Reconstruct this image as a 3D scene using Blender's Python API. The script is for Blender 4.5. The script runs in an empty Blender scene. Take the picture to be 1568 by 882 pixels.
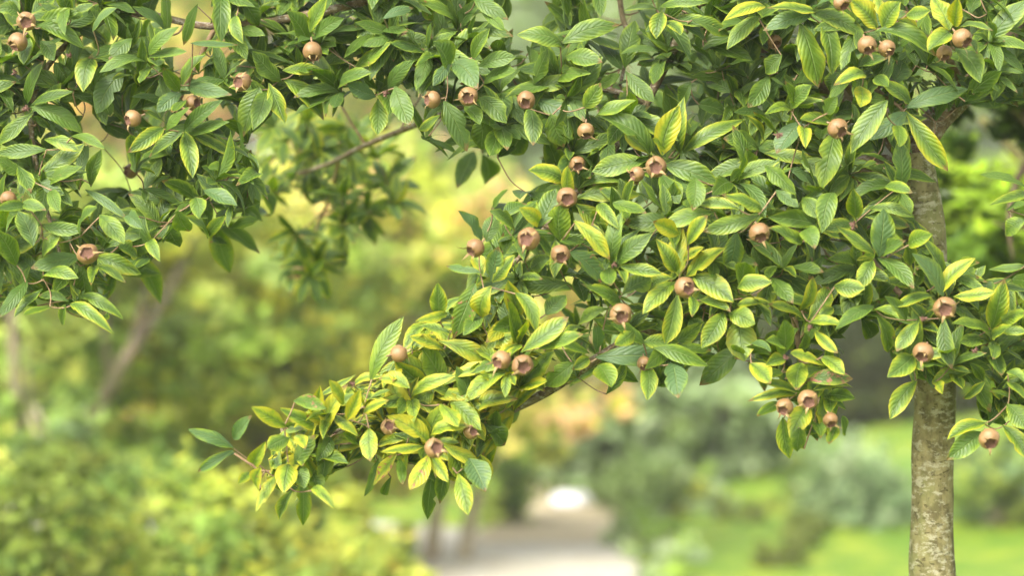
import bpy, math, random
from mathutils import Vector, Matrix, noise
random.seed(11)
R = math.radians
S = bpy.context.scene
COL = S.collection

# ------------------------------------------------------------------ camera
CAM_Z = 1.60
FOCUS = 4.25
K = 36.0 / 85.0 / 1568.0          # metres per photo pixel per metre of distance
cd = bpy.data.cameras.new('camera'); cam = bpy.data.objects.new('camera', cd); COL.objects.link(cam)
cam.location = (0, 0, CAM_Z); cam.rotation_euler = (R(90), 0, 0)
cd.lens = 85; cd.sensor_width = 36; cd.sensor_fit = 'HORIZONTAL'
cd.clip_start = 0.05; cd.clip_end = 1000
cd.dof.use_dof = True; cd.dof.focus_distance = FOCUS + 0.02; cd.dof.aperture_fstop = 1.8; cd.dof.aperture_blades = 9
S.camera = cam

# ------------------------------------------------------------------ sky, sun, exposure
SUN_EL, SUN_AZ = 42.0, -146.0     # azimuth from +Y towards +X: behind the camera, over the left shoulder
W = bpy.data.worlds.new('World'); S.world = W; W.use_nodes = True
nt = W.node_tree
bg = nt.nodes['Background']
sky = nt.nodes.new('ShaderNodeTexSky'); sky.sky_type = 'NISHITA'; sky.sun_disc = False
sky.sun_elevation = R(SUN_EL); sky.sun_rotation = R(SUN_AZ)
sky.air_density = 1.0; sky.dust_density = 4.0; sky.ozone_density = 1.0
hsv = nt.nodes.new('ShaderNodeHueSaturation'); hsv.inputs['Saturation'].default_value = 0.22
nt.links.new(sky.outputs[0], hsv.inputs['Color']); nt.links.new(hsv.outputs[0], bg.inputs[0])
bg.inputs[1].default_value = 0.15
sd = bpy.data.lights.new('sun', 'SUN'); sun = bpy.data.objects.new('sun', sd); COL.objects.link(sun)
sd.energy = 1.5; sd.angle = R(15); sd.color = (1.0, 0.94, 0.82)
sv = Vector((math.sin(R(SUN_AZ)) * math.cos(R(SUN_EL)), math.cos(R(SUN_AZ)) * math.cos(R(SUN_EL)), math.sin(R(SUN_EL))))
sun.rotation_euler = sv.to_track_quat('Z', 'Y').to_euler()
sun.location = (-3, -3, 8)
S.view_settings.view_transform = 'Standard'; S.view_settings.look = 'None'
S.view_settings.exposure = 2.08; S.view_settings.gamma = 1.0; S.view_settings.use_curve_mapping = False
S.cycles.use_denoising = True
try: S.cycles.denoiser = 'OPENIMAGEDENOISE'
except Exception: pass
S.cycles.max_bounces = 6; S.cycles.transmission_bounces = 4; S.cycles.transparent_max_bounces = 4

# ------------------------------------------------------------------ helpers
def at(px, py, Y):
    return Vector(((px - 784.0) * K * Y, Y, CAM_Z + (441.0 - py) * K * Y))

def tag(o, label=None, cat=None, group=None, kind=None):
    if label: o['label'] = label
    if cat: o['category'] = cat
    if group: o['group'] = group
    if kind: o['kind'] = kind
    return o

def empty(name, loc):
    o = bpy.data.objects.new(name, None); COL.objects.link(o); o.location = loc
    o.empty_display_size = 0.1
    return o

def link(name, me, mats, parent=None, smooth=True):
    for m in (mats if isinstance(mats, (list, tuple)) else [mats]): me.materials.append(m)
    o = bpy.data.objects.new(name, me); COL.objects.link(o)
    if smooth: me.polygons.foreach_set('use_smooth', [True] * len(me.polygons))
    if parent is not None:
        o.parent = parent
        o.matrix_parent_inverse = Matrix.Translation(-parent.location)
    return o

class MB:
    """collects faces, uvs and per-vertex attributes of one mesh"""
    def __init__(s): s.v = []; s.f = []; s.uv = []; s.at = {}; s.mi = []
    def mesh(s, name):
        me = bpy.data.meshes.new(name)
        me.from_pydata(s.v, [], s.f)
        if s.uv:
            l = me.uv_layers.new(name='UVMap')
            flat = []
            for p in me.polygons:
                for vi in p.vertices: flat.extend(s.uv[vi])
            l.data.foreach_set('uv', flat)
        for k, vals in s.at.items():
            if isinstance(vals[0], (tuple, list)):
                a = me.attributes.new(k, 'FLOAT_COLOR', 'POINT'); a.data.foreach_set('color', [c for q in vals for c in q])
            else:
                a = me.attributes.new(k, 'FLOAT', 'POINT'); a.data.foreach_set('value', vals)
        if s.mi: me.polygons.foreach_set('material_index', s.mi)
        me.update()
        return me

def tube(mb, pts, rads, seg=8, cap=True, wob=0.0):
    """a tapered tube along a polyline"""
    n = len(pts); base = len(mb.v); prev = None
    for i, p in enumerate(pts):
        t = (pts[min(i + 1, n - 1)] - pts[max(i - 1, 0)]).normalized()
        if prev is None:
            a = Vector((0, 1, 0)) if abs(t.y) < .9 else Vector((1, 0, 0))
            u = t.cross(a).normalized()
        else:
            u = (prev - t * prev.dot(t)).normalized()
        prev = u; w = t.cross(u)
        for k in range(seg):
            a = 2 * math.pi * k / seg
            r = rads[i]
            if wob: r *= 1 + wob * noise.noise(Vector((p.x * 9 + math.cos(a) * .8, p.y * 9 + math.sin(a) * .8, p.z * 9)))
            mb.v.append(p + (u * math.cos(a) + w * math.sin(a)) * r)
    for i in range(n - 1):
        for k in range(seg):
            a = base + i * seg + k; b = base + i * seg + (k + 1) % seg
            mb.f.append((a, b, b + seg, a + seg))
    if cap:
        mb.f.append(tuple(base + k for k in range(seg))[::-1])
        mb.f.append(tuple(base + (n - 1) * seg + k for k in range(seg)))

def smooth_path(pts, n):
    """Catmull-Rom through pts"""
    out = []; m = len(pts)
    for i in range(m - 1):
        p0 = pts[max(i - 1, 0)]; p1 = pts[i]; p2 = pts[i + 1]; p3 = pts[min(i + 2, m - 1)]
        for k in range(n):
            t = k / n
            out.append(0.5 * ((2 * p1) + (p2 - p0) * t + (2 * p0 - 5 * p1 + 4 * p2 - p3) * t * t + (3 * p1 - p0 - 3 * p2 + p3) * t ** 3))
    out.append(pts[-1].copy()); return out

# ------------------------------------------------------------------ materials
def new_mat(name):
    m = bpy.data.materials.new(name); m.use_nodes = True
    nt = m.node_tree; nt.nodes.clear()
    return m, nt
def N(nt, t, **kw):
    n = nt.nodes.new('ShaderNode' + t)
    for k, v in kw.items():
        if k.startswith('i_'):
            key = k[2:]
            n.inputs[int(key) if key.isdigit() else key].default_value = v
        else: setattr(n, k, v)
    return n
def M(nt, op, a, b=None, c=None, clamp=False):
    n = nt.nodes.new('ShaderNodeMath'); n.operation = op; n.use_clamp = clamp
    for i, x in enumerate((a, b, c)):
        if x is None: continue
        if isinstance(x, (int, float)): n.inputs[i].default_value = x
        else: nt.links.new(x, n.inputs[i])
    return n.outputs[0]
def MIX(nt, f, a, b):
    n = nt.nodes.new('ShaderNodeMix'); n.data_type = 'RGBA'; n.clamp_factor = True
    for s, x in ((n.inputs[0], f), (n.inputs[6], a), (n.inputs[7], b)):
        if isinstance(x, (int, float)): s.default_value = x
        elif isinstance(x, tuple): s.default_value = (*x, 1)
        else: nt.links.new(x, s)
    return n.outputs[2]
def SS(nt, x, lo, hi):
    n = nt.nodes.new('ShaderNodeMapRange'); n.interpolation_type = 'SMOOTHSTEP'
    nt.links.new(x, n.inputs[0]); n.inputs[1].default_value = lo; n.inputs[2].default_value = hi
    return n.outputs[0]

def leaf_material():
    m, nt = new_mat('medlar_leaf'); L = nt.links.new
    out = N(nt, 'OutputMaterial')
    uv = N(nt, 'UVMap', uv_map='UVMap'); sep = N(nt, 'SeparateXYZ'); L(uv.outputs[0], sep.inputs[0])
    A = lambda k: N(nt, 'Attribute', attribute_name=k).outputs['Fac']
    yel, tone, spot, grey = A('yel'), A('tone'), A('spot'), A('grey')
    a = M(nt, 'ABSOLUTE', M(nt, 'MULTIPLY_ADD', sep.outputs[0], 2.0, -1.0)); v = sep.outputs[1]
    # coordinates that differ from leaf to leaf
    cmb = N(nt, 'CombineXYZ'); L(sep.outputs[0], cmb.inputs[0]); L(M(nt, 'MULTIPLY', v, 2.4), cmb.inputs[1]); L(M(nt, 'MULTIPLY', tone, 57.0), cmb.inputs[2])
    def noi(sc, det=3.0, rough=.55):
        n = N(nt, 'TexNoise', i_Scale=sc, i_Detail=det, i_Roughness=rough); L(cmb.outputs[0], n.inputs['Vector']); return n.outputs[0]
    n1, n2, n3 = noi(1.7), noi(5.0), noi(26.0, 2.0)
    # pinnate side veins, running forward from the midrib, a little curved
    ph = M(nt, 'SUBTRACT', M(nt, 'MULTIPLY', v, M(nt, 'MULTIPLY_ADD', M(nt, 'FRACT', M(nt, 'MULTIPLY', tone, 23.3)), 3.6, 7.2)), M(nt, 'MULTIPLY', M(nt, 'POWER', a, 1.25), 2.3))
    ph = M(nt, 'ADD', ph, M(nt, 'MULTIPLY', n1, 1.1))
    tri = M(nt, 'ABSOLUTE', M(nt, 'MULTIPLY_ADD', M(nt, 'FRACT', ph), 2.0, -1.0))   # 1 at the vein
    vein = SS(nt, tri, .80, 1.0)
    quilt = SS(nt, tri, .15, 1.0)
    mid = M(nt, 'SUBTRACT', 1.0, SS(nt, a, .015, .085))
    # chlorosis: yellow from the margin inwards and between the veins
    mode = M(nt, 'FRACT', M(nt, 'MULTIPLY', tone, 13.7))
    x = M(nt, 'ADD', M(nt, 'MULTIPLY', a, M(nt, 'MULTIPLY_ADD', mode, .55, .40)), M(nt, 'MULTIPLY', n2, .42))
    x = M(nt, 'ADD', x, M(nt, 'MULTIPLY', n1, M(nt, 'MULTIPLY_ADD', mode, -.45, .90)))
    x = M(nt, 'SUBTRACT', x, M(nt, 'MULTIPLY', quilt, .04))
    x = M(nt, 'ADD', x, M(nt, 'MULTIPLY', v, .14))
    x = M(nt, 'ADD', x, M(nt, 'MULTIPLY', yel, .95))
    y1 = SS(nt, x, 1.02, 1.52); y2 = SS(nt, x, 1.40, 1.86)
    tn = M(nt, 'ADD', M(nt, 'MULTIPLY', tone, .75), M(nt, 'MULTIPLY', n2, .35), clamp=True)
    g = MIX(nt, tn, (.020, .052, .004), (.088, .152, .012))
    g = MIX(nt, M(nt, 'MULTIPLY', grey, .75), g, (.078, .138, .060))
    g = MIX(nt, M(nt, 'MULTIPLY', n3, .22), g, (.075, .135, .016))
    g = MIX(nt, M(nt, 'MULTIPLY', vein, .12), g, (.11, .19, .04))
    c = MIX(nt, y1, g, (.165, .235, .018)); c = MIX(nt, y2, c, (.36, .335, .020))
    c = MIX(nt, M(nt, 'MULTIPLY', mid, .5), c, (.165, .225, .06))
    sp = M(nt, 'MULTIPLY', SS(nt, M(nt, 'ADD', M(nt, 'MULTIPLY', noi(2.6, 4.0, .65), .95), M(nt, 'MULTIPLY', spot, .30)), .80, .87), SS(nt, spot, .05, .3))
    c = MIX(nt, sp, c, MIX(nt, n2, (.22, .075, .06), (.33, .17, .075)))
    dry = M(nt, 'MULTIPLY', SS(nt, M(nt, 'ADD', v, M(nt, 'MULTIPLY', n2, .30)), 1.02, 1.10), M(nt, 'GREATER_THAN', M(nt, 'FRACT', M(nt, 'MULTIPLY', tone, 31.1)), .72))
    c = MIX(nt, M(nt, 'MULTIPLY', dry, .85), c, (.17, .10, .035))
    tiny = SS(nt, noi(11.0, 2.0), .735, .77)
    c = MIX(nt, M(nt, 'MULTIPLY', tiny, .6), c, (.10, .055, .025))
    hgt = M(nt, 'SUBTRACT', M(nt, 'MULTIPLY', n3, .16), M(nt, 'ADD', M(nt, 'MULTIPLY', quilt, .32), M(nt, 'MULTIPLY', mid, .85)))
    bump = N(nt, 'Bump', i_Strength=.8, i_Distance=.002); L(hgt, bump.inputs['Height'])
    p = N(nt, 'BsdfPrincipled'); L(c, p.inputs['Base Color']); L(bump.outputs[0], p.inputs['Normal'])
    rg = M(nt, 'ADD', M(nt, 'MULTIPLY', n2, .25), .36); L(rg, p.inputs['Roughness']); p.inputs['Specular IOR Level'].default_value = .42
    tr = N(nt, 'BsdfTranslucent'); tc = N(nt, 'HueSaturation', i_Saturation=1.15, i_Value=1.25); L(c, tc.inputs['Color']); L(tc.outputs[0], tr.inputs[0]); L(bump.outputs[0], tr.inputs['Normal'])
    mx = N(nt, 'MixShader', i_0=.36); L(p.outputs[0], mx.inputs[1]); L(tr.outputs[0], mx.inputs[2]); L(mx.outputs[0], out.inputs[0])
    return m

def bark_material(name, base, dark, pale, scale=1.0, lichen=.5, green=(.12, .12, .03)):
    m, nt = new_mat(name); L = nt.links.new
    out = N(nt, 'OutputMaterial'); tc = N(nt, 'TexCoord')
    mp = N(nt, 'Mapping'); mp.inputs['Scale'].default_value = (1, 1, .55); L(tc.outputs['Object'], mp.inputs[0])
    def noi(sc, det=4.0, r=.6):
        n = N(nt, 'TexNoise', i_Scale=sc * scale, i_Detail=det, i_Roughness=r); L(mp.outputs[0], n.inputs['Vector']); return n.outputs[0]
    n1, n2, n3 = noi(9), noi(42), noi(150, 3)
    mp = N(nt, 'Mapping'); mp.inputs['Scale'].default_value = (1, 1, 1.9); L(tc.outputs['Object'], mp.inputs[0])
    n4 = M(nt, 'ADD', M(nt, 'MULTIPLY', noi(22, 6, .75), .55), M(nt, 'MULTIPLY', noi(60, 5, .7), .45))
    c = MIX(nt, SS(nt, n2, .35, .66), base, dark)
    c = MIX(nt, M(nt, 'MULTIPLY', SS(nt, n1, .42, .6), .65), c, green)
    c = MIX(nt, M(nt, 'MULTIPLY', SS(nt, n4, .505, .575), lichen), c, pale)
    pit = SS(nt, noi(70, 2), .60, .68)
    c = MIX(nt, M(nt, 'MULTIPLY', pit, .7), c, dark)
    h = M(nt, 'ADD', M(nt, 'MULTIPLY', n2, .6), M(nt, 'MULTIPLY', n3, .3)); h = M(nt, 'SUBTRACT', h, M(nt, 'MULTIPLY', pit, .5))
    b = N(nt, 'Bump', i_Strength=.8, i_Distance=.006); L(h, b.inputs['Height'])
    p = N(nt, 'BsdfPrincipled', i_Roughness=.85); p.inputs['Specular IOR Level'].default_value = .2
    L(c, p.inputs['Base Color']); L(b.outputs[0], p.inputs['Normal']); L(p.outputs[0], out.inputs[0])
    return m

def fruit_skin():
    m, nt = new_mat('medlar_skin'); L = nt.links.new
    out = N(nt, 'OutputMaterial'); tc = N(nt, 'TexCoord'); oi = N(nt, 'ObjectInfo')
    def noi(sc, det=3.0):
        n = N(nt, 'TexNoise', i_Scale=sc, i_Detail=det, i_Roughness=.6, noise_dimensions='4D'); L(tc.outputs['Object'], n.inputs['Vector']); L(M(nt, 'MULTIPLY', oi.outputs['Random'], 40.0), n.inputs['W']); return n.outputs[0]
    c = MIX(nt, SS(nt, noi(45), .35, .65), (.150, .080, .026), (.240, .140, .053))
    c = MIX(nt, M(nt, 'MULTIPLY', SS(nt, noi(300), .48, .66), .45), c, (.29, .188, .082))
    c = MIX(nt, M(nt, 'MULTIPLY', SS(nt, noi(130), .56, .66), .65), c, (.095, .045, .02))
    c = MIX(nt, M(nt, 'MULTIPLY', oi.outputs['Random'], .7), c, (.15, .080, .028))
    b = N(nt, 'Bump', i_Strength=.35, i_Distance=.001); L(noi(420), b.inputs['Height'])
    p = N(nt, 'BsdfPrincipled', i_Roughness=.46); p.inputs['Specular IOR Level'].default_value = .45
    L(c, p.inputs['Base Color']); L(b.outputs[0], p.inputs['Normal']); L(p.outputs[0], out.inputs[0])
    return m

def simple_noise_mat(name, c0, c1, scale, rough=.85, bump=.3, bdist=.01, c2=None):
    m, nt = new_mat(name); L = nt.links.new
    out = N(nt, 'OutputMaterial'); tc = N(nt, 'TexCoord')
    n = N(nt, 'TexNoise', i_Scale=scale, i_Detail=6.0, i_Roughness=.65); L(tc.outputs['Object'], n.inputs['Vector'])
    c = MIX(nt, SS(nt, n.outputs[0], .35, .65), c0, c1)
    if c2:
        n2 = N(nt, 'TexNoise', i_Scale=scale * .13, i_Detail=3.0); L(tc.outputs['Object'], n2.inputs['Vector'])
        c = MIX(nt, SS(nt, n2.outputs[0], .45, .65), c, c2)
    b = N(nt, 'Bump', i_Strength=bump, i_Distance=bdist); L(n.outputs[0], b.inputs['Height'])
    p = N(nt, 'BsdfPrincipled', i_Roughness=rough); p.inputs['Specular IOR Level'].default_value = .25
    L(c, p.inputs['Base Color']); L(b.outputs[0], p.inputs['Normal']); L(p.outputs[0], out.inputs[0])
    return m

def crown_material():
    m, nt = new_mat('background_leaf'); L = nt.links.new
    out = N(nt, 'OutputMaterial'); a = N(nt, 'Attribute', attribute_name='tint')
    p = N(nt, 'BsdfPrincipled', i_Roughness=.5); p.inputs['Specular IOR Level'].default_value = .16; L(a.outputs['Color'], p.inputs['Base Color'])
    tr = N(nt, 'BsdfTranslucent'); L(a.outputs['Color'], tr.inputs[0])
    mx = N(nt, 'MixShader', i_0=.54); L(p.outputs[0], mx.inputs[1]); L(tr.outputs[0], mx.inputs[2]); L(mx.outputs[0], out.inputs[0])
    return m

M_LEAF = leaf_material()
M_TRUNK = bark_material('trunk_bark', (.20, .17, .075), (.085, .070, .028), (.33, .31, .21), 1.0, .66, (.145, .155, .05))
M_BRANCH = bark_material('branch_bark', (.19, .13, .075), (.09, .06, .035), (.36, .33, .26), 1.6, .6, (.13, .11, .05))
M_TWIG = simple_noise_mat('twig_bark', (.16, .095, .05), (.26, .18, .10), 90, .7)
M_SKIN = fruit_skin()
M_CRATER = simple_noise_mat('medlar_crater', (.055, .024, .015), (.17, .085, .055), 200, .8, .6, .001)
M_SEPAL = simple_noise_mat('medlar_sepal', (.19, .11, .045), (.31, .23, .095), 200, .7, .3, .001)
M_DEAD = simple_noise_mat('withered_calyx', (.06, .03, .022), (.17, .09, .06), 160, .8, .5, .001)
M_BG = crown_material()
M_BGBARK = bark_material('background_bark', (.30, .24, .16), (.17, .13, .08), (.40, .37, .30), .5, .4, (.24, .21, .12))
M_BGBARK_MID = bark_material('background_bark_mid', (.15, .115, .07), (.08, .06, .035), (.22, .20, .15), .5, .4, (.13, .125, .05))
M_BGBARK_DARK = bark_material('background_bark_dark', (.085, .055, .035), (.04, .028, .018), (.15, .13, .10), .5, .3)
M_LAWN = simple_noise_mat('lawn_grass', (.055, .125, .005), (.110, .190, .008), 24, .7, .9, .03, (.20, .245, .012))
M_PATH = simple_noise_mat('path_gravel', (.29, .27, .215), (.40, .375, .305), 30, .8, .4, .01, (.33, .295, .22))
M_SOIL = simple_noise_mat('bed_soil', (.11, .105, .03), (.15, .15, .04), 18, .9, .8, .03)
M_EARTH = simple_noise_mat('bare_earth', (.22, .18, .10), (.32, .27, .17), 20, .9, .6, .02)
M_WHITE = simple_noise_mat('white_lump_surface', (.42, .42, .44), (.52, .52, .53), 14, .5, .3, .01)

# ------------------------------------------------------------------ ground, path, beds
def ground_h(x, y):
    t = max(0, min(1, (x - .9) / 3.4)); s = max(0, min(1, (y - 12.5) / 8.5))
    t = t * t * (3 - 2 * t); s = s * s * (3 - 2 * s)
    return .42 * t * s

def lawn():
    mb = MB(); nx, ny = 70, 80
    xs = [-160 + 150 * (i / 20) for i in range(20)] + [-10 + 24 * i / 34 for i in range(34)] + [14 + 146 * i / 15 for i in range(16)]
    ys = [-30 + 40 * j / 14 for j in range(14)] + [10 + 25 * j / 44 for j in range(44)] + [35 + 365 * (j / 21) ** 2 for j in range(22)]
    for y in ys:
        for x in xs: mb.v.append((x, y, ground_h(x, y) + .015 * noise.noise(Vector((x * .9, y * .9, 0))) * (10 < y < 30)))
    n = len(xs)
    for j in range(len(ys) - 1):
        for i in range(n - 1):
            a = j * n + i; mb.f.append((a, a + 1, a + 1 + n, a + n))
    o = link('lawn', mb.mesh('lawn'), M_LAWN); tag(o, 'bright mown lawn rising gently behind the trunk', kind='structure')
lawn()

def sheet(name, left, right, mat, lift, label, steps=10):
    """a ground strip between two edge lines given as ground points"""
    mb = MB(); l = smooth_path([Vector((x, y, 0)) for x, y in left], steps); r = smooth_path([Vector((x, y, 0)) for x, y in right], steps); c = 7
    for p, q in zip(l, r):
        for k in range(c):
            t = k / (c - 1); w = p.lerp(q, t)
            mb.v.append((w.x, w.y, ground_h(w.x, w.y) + lift * (1 if lift < .02 else (.25 + .75 * math.sin(math.pi * t))) + .016))
    for j in range(len(l) - 1):
        for k in range(c - 1):
            a = j * c + k; mb.f.append((a, a + 1, a + 1 + c, a + c))
    o = link(name, mb.mesh(name), mat); tag(o, label, kind='structure'); return o
sheet('path', [(-1.0, 8.0), (-.70, 13.0), (-.55, 14.0), (-1.2, 15.0), (-4.0, 16.2)], [(.62, 8.0), (.70, 13.0), (.66, 14.2), (.1, 15.6), (-3.6, 17.8)], M_PATH, .004, 'pale grey gravel path crossing at the bottom beneath the branch')
sheet('bare_earth', [(-.25, 14.9), (-.1, 17.0), (.1, 19.5), (.2, 24.0)], [(.75, 14.9), (.8, 17.0), (.9, 19.5), (1.3, 24.0)], M_EARTH, .008, 'dry tan strip of bare earth beyond the path')
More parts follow.
